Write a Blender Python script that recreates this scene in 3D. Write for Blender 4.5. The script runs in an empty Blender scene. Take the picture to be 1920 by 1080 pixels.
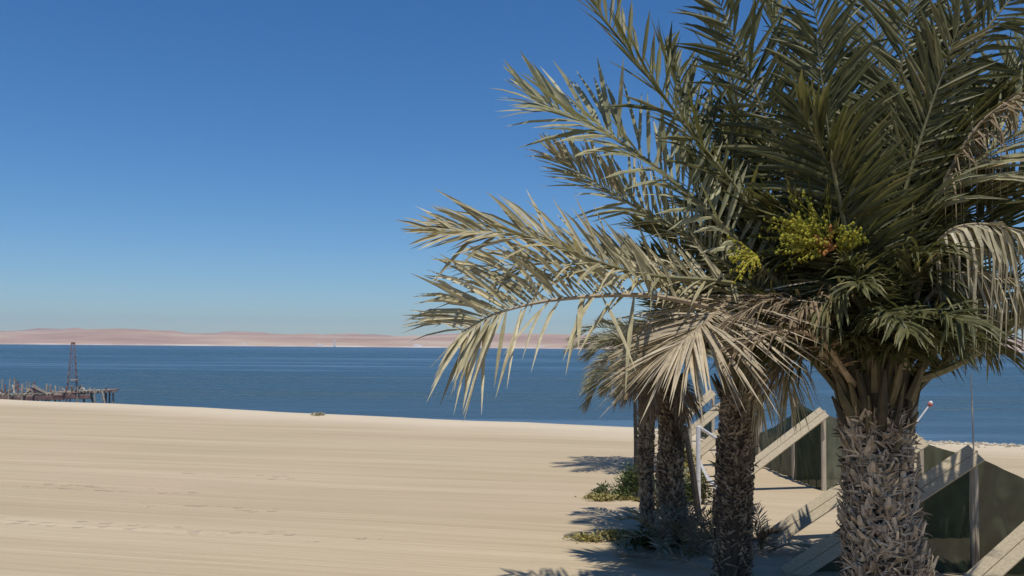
import bpy, math, random
from mathutils import Vector, Matrix
R = math.radians
S = bpy.context.scene
COL = S.collection
# ------------------------------------------------------------------ camera, sky, sun, exposure
F = 1663.0
H = 3.2
cd = bpy.data.cameras.new('camera'); cam = bpy.data.objects.new('camera', cd); COL.objects.link(cam)
cd.sensor_width = 36; cd.lens = 36 * F / 1920; cd.clip_start = .05; cd.clip_end = 60000
ROT = Matrix.Rotation(R(93.85), 3, 'X') @ Matrix.Rotation(R(.46), 3, 'Z')
cam.matrix_world = Matrix.Translation((0, 0, H)) @ ROT.to_4x4()
S.camera = cam
SUN_EL, SUN_AZ = 71, 163      # azimuth clockwise from +Y (view direction); 90 = right
W = bpy.data.worlds.new('World'); S.world = W; W.use_nodes = True
nt = W.node_tree; bg = nt.nodes['Background']
sky = nt.nodes.new('ShaderNodeTexSky'); sky.sky_type = 'NISHITA'; sky.sun_disc = False
sky.sun_elevation = R(SUN_EL); sky.sun_rotation = R(SUN_AZ)
sky.air_density = 1.0; sky.dust_density = .0; sky.ozone_density = 2.2; sky.altitude = 0
tint = nt.nodes.new('ShaderNodeMix'); tint.data_type = 'RGBA'; tint.blend_type = 'MULTIPLY'; tint.inputs[0].default_value = 1
tint.inputs[7].default_value = (.62, .795, 1, 1); sat = nt.nodes.new('ShaderNodeHueSaturation'); sat.inputs['Saturation'].default_value = 1.15
nt.links.new(sky.outputs[0], tint.inputs[6]); nt.links.new(tint.outputs[2], sat.inputs['Color']); nt.links.new(sat.outputs[0], bg.inputs[0]); bg.inputs[1].default_value = .1
sl = bpy.data.lights.new('sun', 'SUN'); sl.energy = 4.3; sl.angle = R(.53); sl.color = (1, .94, .82)
so = bpy.data.objects.new('sun', sl); COL.objects.link(so)
sv = Vector((math.sin(R(SUN_AZ)) * math.cos(R(SUN_EL)), math.cos(R(SUN_AZ)) * math.cos(R(SUN_EL)), math.sin(R(SUN_EL))))
so.rotation_euler = sv.to_track_quat('Z', 'Y').to_euler()
S.view_settings.view_transform = 'Standard'; S.view_settings.look = 'None'; S.view_settings.exposure = 0; S.view_settings.gamma = 1

# ------------------------------------------------------------------ helpers
def at(px, py, Y):
    """the world point a photo pixel shows at distance Y along the view"""
    d = ROT @ Vector(((px - 960) / F, -(py - 540) / F, -1))
    return Vector((0, 0, H)) + d * (Y / d.y)

class MB:
    def __init__(s): s.v = []; s.f = []; s.m = []
    def face(s, idx, m=0): s.f.append(idx); s.m.append(m)
    def add(s, pts): n = len(s.v); s.v.extend([tuple(p) for p in pts]); return n
    def box(s, c, sx, sy, sz, rot=None, m=0):
        c = Vector(c); P = []
        for z in (-.5, .5):
            for x, y in ((-.5, -.5), (.5, -.5), (.5, .5), (-.5, .5)):
                p = Vector((x * sx, y * sy, z * sz))
                if rot is not None: p = rot @ p
                P.append(c + p)
        n = s.add(P)
        for q in ((3, 2, 1, 0), (4, 5, 6, 7), (0, 1, 5, 4), (1, 2, 6, 5), (2, 3, 7, 6), (3, 0, 4, 7)):
            s.face([n + i for i in q], m)
    def bar(s, a, b, w, t, nrm=(0, 0, 1), m=0, cham=.15):
        """plank from a to b, width w across, thickness t along nrm, chamfered edges"""
        a = Vector(a); b = Vector(b); T = (b - a).normalized()
        N = Vector(nrm); N = (N - T * N.dot(T)).normalized(); X = T.cross(N)
        c = min(w, t) * cham
        prof = [(-w/2 + c, -t/2), (w/2 - c, -t/2), (w/2, -t/2 + c), (w/2, t/2 - c), (w/2 - c, t/2), (-w/2 + c, t/2), (-w/2, t/2 - c), (-w/2, -t/2 + c)]
        n = s.add([a + X * x + N * y for x, y in prof] + [b + X * x + N * y for x, y in prof])
        for i in range(8):
            j = (i + 1) % 8; s.face([n + i, n + j, n + 8 + j, n + 8 + i], m)
        s.face([n + 7 - i for i in range(8)], m); s.face([n + 8 + i for i in range(8)], m)
    def tube(s, pts, rad, k=8, m=0, cap=True):
        pts = [Vector(p) for p in pts]; rings = []
        up = Vector((.13, .2, .97))
        for i, p in enumerate(pts):
            T = (pts[min(i + 1, len(pts) - 1)] - pts[max(i - 1, 0)]).normalized()
            u = up if abs(T.dot(up)) < .95 else Vector((1, 0, 0))
            A = T.cross(u).normalized(); B = T.cross(A)
            r = rad[i] if isinstance(rad, (list, tuple)) else rad
            rings.append(s.add([p + A * r * math.cos(2 * math.pi * j / k) + B * r * math.sin(2 * math.pi * j / k) for j in range(k)]))
        for a, b in zip(rings, rings[1:]):
            for j in range(k):
                s.face([a + j, a + (j + 1) % k, b + (j + 1) % k, b + j], m)
        if cap:
            s.face([rings[0] + j for j in range(k)], m); s.face([rings[-1] + k - 1 - j for j in range(k)], m)
    def build(s, name, mat, parent=None, smooth=False, loc=None):
        me = bpy.data.meshes.new(name); me.from_pydata(s.v, [], s.f)
        for mm in (mat if isinstance(mat, list) else [mat]): me.materials.append(mm)
        if any(s.m): me.polygons.foreach_set('material_index', s.m)
        if smooth: me.polygons.foreach_set('use_smooth', [True] * len(s.f))
        me.update()
        o = bpy.data.objects.new(name, me); COL.objects.link(o)
        if parent is not None:
            o.parent = parent; o.matrix_parent_inverse = Matrix.Translation(-parent.location)
        return o

def tag(o, label=None, cat=None, group=None, kind=None):
    if label: o['label'] = label
    if cat: o['category'] = cat
    if group: o['group'] = group
    if kind: o['kind'] = kind
    return o
def empty(name, loc, label, cat, group=None):
    o = bpy.data.objects.new(name, None); COL.objects.link(o); o.location = loc; o.empty_display_size = .2
    return tag(o, label, cat, group)

# ------------------------------------------------------------------ materials
class NT:
    def __init__(s, name):
        s.mat = bpy.data.materials.new(name); s.mat.use_nodes = True
        s.t = s.mat.node_tree; s.p = s.t.nodes['Principled BSDF']; s.out = s.t.nodes['Material Output']
    def n(s, typ, **kw):
        o = s.t.nodes.new('ShaderNode' + typ)
        for k, v in kw.items():
            if k.startswith('i_'): o.inputs[k[2:].replace('_', ' ')].default_value = v
            else: setattr(o, k, v)
        return o
    def l(s, a, b): s.t.links.new(a, b)
    def coords(s, scale=(1, 1, 1), rot=(0, 0, 0), kind='Object'):
        tc = s.n('TexCoord'); mp = s.n('Mapping'); s.l(tc.outputs[kind], mp.inputs[0])
        mp.inputs['Scale'].default_value = scale; mp.inputs['Rotation'].default_value = rot
        return mp.outputs[0]
    def noise(s, vec, scale, detail=4, rough=.55):
        o = s.n('TexNoise'); o.inputs['Scale'].default_value = scale; o.inputs['Detail'].default_value = detail; o.inputs['Roughness'].default_value = rough
        s.l(vec, o.inputs['Vector']); return o.outputs['Fac']
    def ramp(s, fac, stops):
        o = s.n('ValToRGB'); e = o.color_ramp.elements
        while len(e) < len(stops): e.new(.5)
        for k, (p, c) in zip(e, stops): k.position = p; k.color = c if len(c) == 4 else (*c, 1)
        s.l(fac, o.inputs[0]); return o.outputs[0]
    def math(s, op, a, b=None, clamp=False):
        o = s.n('Math', operation=op, use_clamp=clamp)
        for i, x in enumerate((a, b)):
            if x is None: continue
            if isinstance(x, (int, float)): o.inputs[i].default_value = x
            else: s.l(x, o.inputs[i])
        return o.outputs[0]
    def mix(s, fac, a, b, typ='MIX'):
        o = s.n('Mix', data_type='RGBA', blend_type=typ)
        for i, x in ((0, fac), (6, a), (7, b)):
            if isinstance(x, (int, float)): o.inputs[i].default_value = x
            elif isinstance(x, tuple): o.inputs[i].default_value = (*x, 1)
            else: s.l(x, o.inputs[i])
        return o.outputs[2]
    def bump(s, h, strength=.5, dist=.05, nrm=None):
        o = s.n('Bump'); o.inputs['Strength'].default_value = strength; o.inputs['Distance'].default_value = dist
        s.l(h, o.inputs['Height'])
        if nrm is not None: s.l(nrm, o.inputs['Normal'])
        return o.outputs[0]

def simple(name, c1, c2, scale=8, rough=.8, bump=.3, bdist=.01, stretch=(1, 1, 1), metal=0):
    m = NT(name); v = m.coords(stretch); f = m.noise(v, scale, 5)
    m.l(m.ramp(f, [(.3, c1), (.7, c2)]), m.p.inputs['Base Color']); m.p.inputs['Roughness'].default_value = rough
    m.p.inputs['Metallic'].default_value = metal
    if bump: m.l(m.bump(f, bump, bdist), m.p.inputs['Normal'])
    return m.mat

def leaf(name, stops, trans=.3, rough=.5, spec=.32):
    m = NT(name)
    g = m.n('NewGeometry'); oi = m.n('ObjectInfo')
    f = m.math('ADD', m.math('MULTIPLY', g.outputs['Random Per Island'], .7), m.math('MULTIPLY', oi.outputs['Random'], .3))
    c = m.ramp(f, stops)
    v = m.coords((1, 1, 1)); nz = m.noise(v, 9, 3)
    c = m.mix(1, c, m.ramp(nz, [(.25, (.72, .72, .72)), (.75, (1.2, 1.2, 1.15))]), 'MULTIPLY')
    m.l(c, m.p.inputs['Base Color']); m.p.inputs['Roughness'].default_value = rough
    m.p.inputs['Specular IOR Level'].default_value = spec
    tr = m.n('BsdfTranslucent'); m.l(m.mix(1, c, (1.05, 1.05, .7), 'MULTIPLY'), tr.inputs[0])
    mx = m.n('MixShader'); mx.inputs[0].default_value = trans
    m.l(m.p.outputs[0], mx.inputs[1]); m.l(tr.outputs[0], mx.inputs[2]); m.l(mx.outputs[0], m.out.inputs[0])
    return m.mat

M = {}
M['green'] = leaf('leaf_green', [(0, (.056, .062, .025)), (.45, (.108, .112, .046)), (.8, (.19, .18, .085)), (1, (.3, .245, .12))])
M['pale'] = leaf('leaf_pale', [(0, (.2, .21, .13)), (.5, (.36, .35, .22)), (.85, (.48, .45, .3)), (1, (.48, .36, .23))], .22)
M['olive'] = leaf('leaf_olive', [(0, (.22, .2, .12)), (.45, (.42, .37, .23)), (.82, (.6, .53, .37)), (1, (.3, .18, .12))], .2)
M['dry'] = leaf('leaf_dry', [(0, (.27, .23, .145)), (.5, (.43, .38, .26)), (1, (.57, .51, .38))], .15, .6, .3)
M['fan'] = leaf('leaf_dead_fan', [(0, (.3, .235, .155)), (.5, (.46, .385, .275)), (1, (.6, .52, .4))], .15, .6, .3)
M['brown'] = leaf('leaf_brown', [(0, (.12, .085, .052)), (.6, (.26, .195, .125)), (1, (.4, .32, .22))], .12, .7, .2)
M['greyleaf'] = leaf('leaf_grey_green', [(0, (.15, .155, .1)), (.6, (.29, .28, .19)), (1, (.42, .37, .27))], .2, .5)
M['rachis'] = simple('rachis_olive', (.1, .095, .04), (.2, .18, .085), 12, .5, .2)
M['rachis_dry'] = simple('rachis_dry', (.2, .15, .09), (.38, .3, .2), 12, .6, .2)
M['petiole'] = simple('petiole', (.045, .04, .018), (.12, .095, .045), 9, .6, .4)
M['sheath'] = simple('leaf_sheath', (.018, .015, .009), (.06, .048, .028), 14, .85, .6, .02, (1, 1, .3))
M['fruit'] = leaf('fruit_yellow', [(0, (.2, .22, .03)), (.6, (.38, .36, .05)), (1, (.5, .4, .07))], .15, .4)
M['fruit_red'] = leaf('fruit_orange', [(0, (.3, .12, .04)), (1, (.45, .22, .07))], .1, .4)

def bark(name, cols, sc=1):
    m = NT(name); v = m.coords((1, 1, .35)); f = m.noise(v, 22 * sc, 6, .7); f2 = m.noise(m.coords(), 3.5, 3)
    g = m.n('NewGeometry')
    k = m.math('ADD', m.math('MULTIPLY', f, .55), m.math('MULTIPLY', g.outputs['Random Per Island'], .45))
    c = m.ramp(k, cols)
    c = m.mix(1, c, m.ramp(f2, [(.3, (.55, .52, .49)), (.7, (1.3, 1.27, 1.22))]), 'MULTIPLY')
    m.l(c, m.p.inputs['Base Color']); m.p.inputs['Roughness'].default_value = .9; m.p.inputs['Specular IOR Level'].default_value = .2
    m.l(m.bump(f, .8, .02), m.p.inputs['Normal'])
    return m.mat
M['bark'] = bark('trunk_boots', [(.25, (.16, .13, .1)), (.5, (.36, .31, .245)), (.75, (.56, .5, .41))])
M['bark2'] = bark('trunk_boots_brown', [(.25, (.1, .075, .052)), (.5, (.24, .19, .135)), (.78, (.44, .365, .26))], 1.4)
M['core'] = simple('trunk_fibre', (.04, .03, .02), (.11, .085, .06), 20, .95, .6, .02, (1, 1, .3))
M['wood'] = simple('weathered_board', (.36, .295, .195), (.54, .46, .33), 10, .8, .35, .008, (.4, 6, 6))
M['postwood'] = simple('weathered_post', (.33, .28, .21), (.52, .45, .35), 9, .8, .35, .008, (5, 5, .4))
M['stake'] = simple('dark_stake', (.015, .013, .011), (.05, .042, .035), 12, .8, .3)
M['white'] = simple('white_paint', (.55, .55, .58), (.75, .75, .77), 14, .45, .1, .003)
M['rust'] = simple('rusty_steel', (.12, .07, .07), (.25, .15, .13), 3, .8, .3, .02)
M['pierwood'] = simple('bleached_pile', (.2, .165, .125), (.46, .4, .33), 3, .85, .3, .02)
M['red'] = simple('red_plastic', (.5, .12, .1), (.6, .2, .17), 10, .4, 0)
M['pebble'] = leaf('pebbles', [(0, (.22, .19, .15)), (.5, (.42, .37, .3)), (1, (.62, .57, .48))], 0, .8, .3)
M['farwhite'] = simple('far_white_wall', (.8, .79, .77), (.86, .85, .83), .1, .8, 0)

def net(name, c1, c2, trans):
    m = NT(name); v = m.coords((1, 1, 1)); f = m.noise(v, 3.5, 3); fine = m.noise(m.coords((60, 60, 60)), 6, 2)
    m.l(m.mix(m.math('MULTIPLY', fine, .35), m.ramp(f, [(.35, c1), (.65, c2)]), (.01, .01, .01)), m.p.inputs['Base Color'])
    m.p.inputs['Roughness'].default_value = .75; m.p.inputs['Specular IOR Level'].default_value = .25
    tr = m.n('BsdfTranslucent'); tr.inputs[0].default_value = (*c2, 1)
    tp = m.n('BsdfTransparent')
    mx = m.n('MixShader'); mx.inputs[0].default_value = trans
    m.l(m.p.outputs[0], mx.inputs[1]); m.l(tr.outputs[0], mx.inputs[2])
    m2 = m.n('MixShader'); m2.inputs[0].default_value = .06
    m.l(mx.outputs[0], m2.inputs[1]); m.l(tp.outputs[0], m2.inputs[2]); m.l(m2.outputs[0], m.out.inputs[0])
    m.l(m.bump(f, .4, .04), m.p.inputs['Normal'])
    return m.mat
M['net'] = net('green_shade_net', (.03, .045, .024), (.062, .08, .042), .25)
M['netlit'] = net('sunlit_shade_net', (.17, .18, .12), (.24, .24, .17), .3)  # lit copy of the shade net, sunlight put into its paler colour

# ------------------------------------------------------------------ the setting: beach, sea, far dunes
P0 = Vector((-12.2, 44, 0)); UD = Vector((.912, -.41, 0)).normalized(); ND = Vector((-UD.y, UD.x, 0))
SEA_Z = -.8
def beach_z(v):
    if v > 0: return -.34 * v + .0 if v < 9 else -3.06
    if v > -2.2: return .10 * math.sin((v + 2.2) / 2.2 * math.pi / 2) * max(0, -v / 2.2) ** .6
    return 0
def sand_material():
    m = NT('beach_sand'); rot = (0, 0, R(-12))
    tc = m.n('TexCoord'); sep = m.n('SeparateXYZ'); m.l(tc.outputs['Object'], sep.inputs[0])
    mp = m.n('Mapping'); mp.inputs['Rotation'].default_value = (0, 0, R(-12)); m.l(tc.outputs['Object'], mp.inputs[0])
    base = mp.outputs[0]
    def scaled(sx, sy, sz=1):
        q = m.n('Mapping'); q.inputs['Scale'].default_value = (sx, sy, sz); m.l(base, q.inputs[0]); return q.outputs[0]
    st1 = m.noise(scaled(.05, 1.6), 1, 6, .6); st2 = m.noise(scaled(.12, 7), 1, 5, .65)
    st3 = m.noise(scaled(.035, .5), 1, 3, .5); big = m.noise(base, .12, 4); fine = m.noise(base, 60, 4, .7); mid = m.noise(base, 3, 5, .6)
    k = m.math('ADD', m.math('ADD', m.math('MULTIPLY', st1, .42), m.math('MULTIPLY', st2, .3)), m.math('MULTIPLY', st3, .28))
    c = m.ramp(k, [(.36, (.372, .296, .195)), (.5, (.44, .357, .241)), (.64, (.52, .432, .304))])
    c = m.mix(m.math('MULTIPLY', m.ramp(big, [(.45, (0, 0, 0)), (.7, (1, 1, 1))]), .35), c, (.5, .38, .28))
    c = m.mix(1, c, m.ramp(fine, [(.2, (.9, .9, .9)), (.8, (1.08, 1.08, 1.08))]), 'MULTIPLY')
    # paler dry sand along the crest, shells and damp foot
    edge = m.math('ADD', sep.outputs[1], m.math('MULTIPLY', m.math('SUBTRACT', m.noise(scaled(.06, .06), 1, 4), .5), 6))
    pale = m.ramp(m.math('MULTIPLY_ADD', edge, .12), [(0, (0, 0, 0)), (.5, (0, 0, 0)), (1, (1, 1, 1))])
    mr = m.n('MapRange'); m.l(edge, mr.inputs[0]); mr.inputs[1].default_value = -5; mr.inputs[2].default_value = -1.5
    c = m.mix(m.math('MULTIPLY', mr.outputs[0], .7), c, (.6, .515, .39))
    m.l(c, m.p.inputs['Base Color']); m.p.inputs['Roughness'].default_value = .95; m.p.inputs['Specular IOR Level'].default_value = .15
    # footprints: small dents in narrow bands along the rake lines
    sb = m.n('SeparateXYZ'); m.l(base, sb.inputs[0])
    dent = None
    for lo, wid, xs in TRAILS:
        d = m.math('ABSOLUTE', m.math('SUBTRACT', m.math('ADD', sb.outputs[1], m.math('MULTIPLY', m.noise(scaled(.3, 0, 0), 1, 2), .35)), lo))
        mk = m.math('SUBTRACT', 1, m.math('DIVIDE', d, wid), True)
        gate = m.math('MULTIPLY', m.math('GREATER_THAN', sb.outputs[0], xs[0]), m.math('LESS_THAN', sb.outputs[0], xs[1]))
        mk = m.math('MULTIPLY', m.math('GREATER_THAN', mk, .25), gate)
        dent = mk if dent is None else m.math('MAXIMUM', dent, mk)
    vo = m.n('TexVoronoi'); vo.inputs['Scale'].default_value = 3.4; m.l(base, vo.inputs['Vector'])
    pit = m.math('MULTIPLY', m.math('SUBTRACT', 1, m.math('MULTIPLY', vo.outputs['Distance'], 2.6), True), dent)
    h = m.math('ADD', m.math('MULTIPLY', st2, .05), m.math('MULTIPLY', fine, .004))
    h = m.math('ADD', h, m.math('MULTIPLY', mid, .02)); h = m.math('ADD', h, m.math('MULTIPLY', st1, .06))
    h = m.math('SUBTRACT', h, m.math('MULTIPLY', pit, .09))
    m.l(m.bump(h, .9, 1.0), m.p.inputs['Normal'])
    return m.mat
# rake-line coordinate of a ground point (object space rotated by 12 degrees)
def rake(px, py):
    d = ROT @ Vector(((px - 960) / F, -(py - 540) / F, -1)); p = Vector((0, 0, H)) + d * (-H / d.z)
    q = p - P0; u, v = q.dot(UD), q.dot(ND); a = R(-12)
    return u * math.cos(a) - v * math.sin(a), u * math.sin(a) + v * math.cos(a)
TRAILS = []
for p, q in (((-200, 972), (720, 1008)), ((60, 910), (360, 925)), ((230, 945), (520, 957)), ((350, 884), (560, 900))):
    a, b = rake(*p), rake(*q); TRAILS.append(((a[1] + b[1]) / 2 + .17, .42, (a[0], b[0])))
M['sand'] = sand_material()
b = MB(); rnd = random.Random(3)
us = [-4800, -2000, -400, -160] + [-110 + 2 * i for i in range(111)] + [160, 400, 2000, 4800]
vs = [-4800, -1500, -300, -120, -80, -60] + [-50 + 2 * i for i in range(22)] + [-6 + .5 * i for i in range(31)] + [11, 14, 20, 40, 200, 2000, 4800]
from mathutils import noise as mnoise
for v in vs:
    for u in us:
        vv = v
        if abs(u) < 120 and -12 < v < 12:
            vv = v + .45 * mnoise.noise(Vector((u * .09, 3.1, 0))) + .3 * mnoise.noise(Vector((u * .4, 7.7, 0)))
        z = beach_z(vv)
        if abs(u) < 120 and -60 < v < 2: z += .05 * mnoise.noise(Vector((u * .15, v * .3, 1.0))) * min(1, (v + 60) / 20)
        if v < -60: z = 0
        b.add([(u, v, z)])
nu = len(us)
for j in range(len(vs) - 1):
    for i in range(nu - 1):
        b.face([j * nu + i, j * nu + i + 1, (j + 1) * nu + i + 1, (j + 1) * nu + i])
beach = b.build('beach', M['sand'], smooth=True); tag(beach, 'raked pale beach sand', kind='structure')
beach.location = P0; beach.rotation_euler = (0, 0, math.atan2(UD.y, UD.x))

def sea_material():
    m = NT('sea_water')
    a = m.noise(m.coords((.25, .9, 1)), 1.6, 6, .62); bb = m.noise(m.coords((.05, .2, 1)), 1, 4); c3 = m.noise(m.coords((.0016, .012, 1)), 1, 5, .6)
    c4 = m.noise(m.coords((.012, .075, 1)), 1, 4, .6)
    h = m.math('ADD', m.math('MULTIPLY', a, .5), m.math('MULTIPLY', bb, .5))
    c5 = m.noise(m.coords((.05, .32, 1)), 1, 5, .7)
    k = m.math('ADD', m.math('ADD', m.math('MULTIPLY', c3, .4), m.math('MULTIPLY', c4, .35)), m.math('MULTIPLY', c5, .25))
    m.l(m.ramp(k, [(.42, (.008, .04, .06)), (.5, (.03, .085, .14)), (.58, (.09, .17, .26))]), m.p.inputs['Base Color'])
    m.l(m.ramp(k, [(.36, (.16, .16, .16)), (.64, (.5, .5, .5))]), m.p.inputs['Roughness'])
    m.p.inputs['IOR'].default_value = 1.33; m.p.inputs['Specular IOR Level'].default_value = .5
    m.l(m.bump(h, 1, 1.6), m.p.inputs['Normal'])
    return m.mat
b = MB(); n = b.add([(-9000, 20, SEA_Z), (9000, -20, SEA_Z), (9000, 7400, SEA_Z), (-9000, 7400, SEA_Z)])
# sea sheet starts under the beach crest
n = 0; b = MB()
c0 = P0 + ND * .2
q = [c0 - UD * 9000, c0 + UD * 9000, Vector((9000, 7400, 0)), Vector((-9000, 7400, 0))]
q[0] = c0 - UD * 7000; q[1] = c0 + UD * 7000
b.add([(p.x, p.y, SEA_Z) for p in q]); b.face([0, 1, 2, 3])
sea = b.build('sea', sea_material()); tag(sea, 'calm blue bay', kind='structure')

def dunes(name, y0, y1, x0, x1, prof, mat, seed, base=-2):
    b = MB(); nx, ny = 150, 26
    for j in range(ny + 1):
        t = j / ny
        for i in range(nx + 1):
            x = x0 + (x1 - x0) * i / nx; y = y0 + (y1 - y0) * t
            e = prof(x) * (1 - (1 - min(1, t * 1.25)) ** 1.7)
            e *= .86 + .28 * mnoise.fractal(Vector((x * .0016, y * .0022, seed)), 1, 2, 4)
            wob = 90 * mnoise.noise(Vector((x * .0012, 0, seed)))
            b.add([(x, y + wob * (1 - t), base + max(0, e))])
    for j in range(ny):
        for i in range(nx):
            a = j * (nx + 1) + i; b.face([a, a + 1, a + nx + 2, a + nx + 1])
    o = b.build(name, mat, smooth=True); return o
def dune_mat():
    m = NT('desert_dunes'); f = m.noise(m.coords((.0009, .0016, .02)), 1, 6, .6)
    tc = m.n('TexCoord'); sp = m.n('SeparateXYZ'); m.l(tc.outputs['Object'], sp.inputs[0])
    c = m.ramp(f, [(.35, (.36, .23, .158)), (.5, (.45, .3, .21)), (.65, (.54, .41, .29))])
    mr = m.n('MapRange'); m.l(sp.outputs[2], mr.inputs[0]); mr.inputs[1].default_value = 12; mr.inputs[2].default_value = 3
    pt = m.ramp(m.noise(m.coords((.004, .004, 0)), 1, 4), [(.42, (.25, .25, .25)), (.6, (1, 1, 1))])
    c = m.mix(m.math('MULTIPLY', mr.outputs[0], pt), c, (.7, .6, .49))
    m.l(c, m.p.inputs['Base Color']); m.p.inputs['Roughness'].default_value = 1; m.p.inputs['Specular IOR Level'].default_value = .1
    return m.mat
M['dune'] = dune_mat()
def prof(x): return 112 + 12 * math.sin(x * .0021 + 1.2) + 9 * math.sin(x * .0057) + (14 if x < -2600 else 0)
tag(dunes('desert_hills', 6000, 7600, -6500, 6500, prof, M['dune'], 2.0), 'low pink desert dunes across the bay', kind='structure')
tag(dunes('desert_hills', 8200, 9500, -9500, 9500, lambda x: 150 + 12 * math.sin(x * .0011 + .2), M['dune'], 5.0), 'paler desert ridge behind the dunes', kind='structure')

# far shore buildings
def far_building(px, w, h, label, tower=0):
    p = at(px, 646, 5960); b = MB(); b.box((p.x, 6090, h / 2 + 7), w, 14, h)
    if not tower: b.box((p.x - w * .2, 6090, h + 8), w * .45, 10, 2)
    o = b.build('far_building', M['farwhite']) if not tower else None
    if tower:
        b = MB(); b.tube([(p.x, 5960, -1), (p.x, 5960, h), (p.x, 5960, h + 4)], [5, 3.4, 0.5], 10); b.box((p.x, 5960, 4), 16, 12, 10)
        o = b.build('beacon_tower', M['farwhite'])
    tag(o, label, 'tower' if tower else 'building', None if tower else 'buildings on the far shore')
for px, w, h, lab in ((448, 30, 10, 'tiny white building on the far shore left of the slim white beacon'), (592, 36, 11, 'small white building on the far shore below the beacon, midway along the dunes'),
                      (780, 60, 12, 'long low white building on the far shore just left of the drooping dry frond'), (180, 60, 9, 'low white building on the far shore to the right of the lattice tower'), (1016, 50, 11, 'white building on the far shore behind the hanging leaflets')):
    far_building(px, w, h, lab)
far_building(627, 14, 44, 'slim white beacon on the far dunes above the waterline', 1)

# ------------------------------------------------------------------ ruined pier and lattice tower
DP = 58.0
def pz(px, py, d=DP): return at(px, py, d)
rnd = random.Random(11)
pier = empty('ruined_pier', (pz(90, 740).x, DP, SEA_Z), 'ruined wooden pier with broken deck and bare piles in the water', 'pier')
for a, c, yy in ((-60, 62, 744), (35, 122, 742), (110, 168, 738), (150, 210, 736)):
    b = MB(); A = pz(a, yy, DP + .4 * rnd.random()); B = pz(c, yy - 2, DP + .5)
    b.bar(A, B, 1.7, .12, (0, 0, 1)); 
    for k in range(int((c - a) / 6)):
        p = A.lerp(B, (k + .5) / ((c - a) / 6)) + Vector((0, rnd.uniform(-.3, .1), .11)); b.box(p, .13, 1.6 + rnd.random() * .5, .06)
    b.build('deck', M['pierwood'], pier)
for a, c, yy in ((-60, 55, 748), (45, 120, 746), (100, 170, 744)):
    
    for dd in (-.7, .9):
        b = MB(); b.bar(pz(a, yy, DP + dd), pz(c, yy, DP + dd), .14, .27, (0, 0, 1)); b.build('girder', M['rust'], pier)
xs = [-45, -32, -18, -6, 4, 10, 19, 28, 33, 42, 50, 56, 64, 72, 80, 88, 95, 104, 112, 124, 133, 146, 157, 168, 178, 190, 199, 206, 213]
for i, x in enumerate(xs):
    top = rnd.uniform(708, 727) if x < 70 else rnd.uniform(719, 730) if x < 150 else rnd.uniform(726, 733)
    d = DP + rnd.choice((-.8, .2, .9)); p = pz(x, top, d); q = Vector((p.x + rnd.uniform(-.12, .12), d, SEA_Z - .7))
    if 150 < x < 200 and i % 2: q.x += .45
    b = MB(); b.tube([q, p], rnd.uniform(.035, .075), 7); b.build('pile', M['pierwood'] if rnd.random() < .65 else M['rust'], pier)
b = MB(); b.bar(pz(196, 733, DP), pz(222, 731, DP), .16, .09); b.build('beam', M['rust'], pier)
for k in range(26):
    x = rnd.uniform(-20, 175); A = pz(x, 739 - rnd.random() * 3, DP + rnd.uniform(-.7, .8)); B = A + Vector((rnd.uniform(-.9, .9), rnd.uniform(-.4, .4), rnd.uniform(.05, .55))); b = MB(); b.bar(A, B, rnd.uniform(.08, .2), .06, (.2, .3, .9)); b.build('broken_plank', M['rust'] if rnd.random() < .5 else M['pierwood'], pier)
tw = empty('lattice_tower', (pz(136, 740).x, DP + 1.6, .2), 'rusty lattice tower standing on the ruined pier', 'tower')
tb, tt = DP + 1.6, DP + 1.6
base = [pz(125, 730, tb - .35), pz(147, 730, tb - .35), pz(147, 730, tb + .35), pz(125, 730, tb + .35)]
topz = [pz(134, 642, tb - .07), pz(140, 642, tb - .07), pz(140, 642, tb + .07), pz(134, 642, tb + .07)]
for p, q in zip(base, topz):
    b = MB(); b.tube([p - Vector((0, 0, 1.2)), q], [.035, .025], 6); b.build('leg', M['rust'], tw)
for k in range(7):
    t0, t1 = k / 7, (k + 1) / 7; b = MB()
    for i in range(4):
        j = (i + 1) % 4
        b.bar(base[i].lerp(topz[i], t0), base[j].lerp(topz[j], t1), .018, .018); b.bar(base[j].lerp(topz[j], t0), base[i].lerp(topz[i], t1), .018, .018)
        b.bar(base[i].lerp(topz[i], t1), base[j].lerp(topz[j], t1), .025, .025)
    b.build('bracing', M['rust'], tw)
b = MB(); b.box(pz(137, 644, tb), .2, .2, .14); b.build('lamp_head', M['rust'], tw)
b = MB(); b.box(pz(141, 712, tb - .2), .42, .5, .07); b.build('platform', M['pierwood'], tw)

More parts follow.
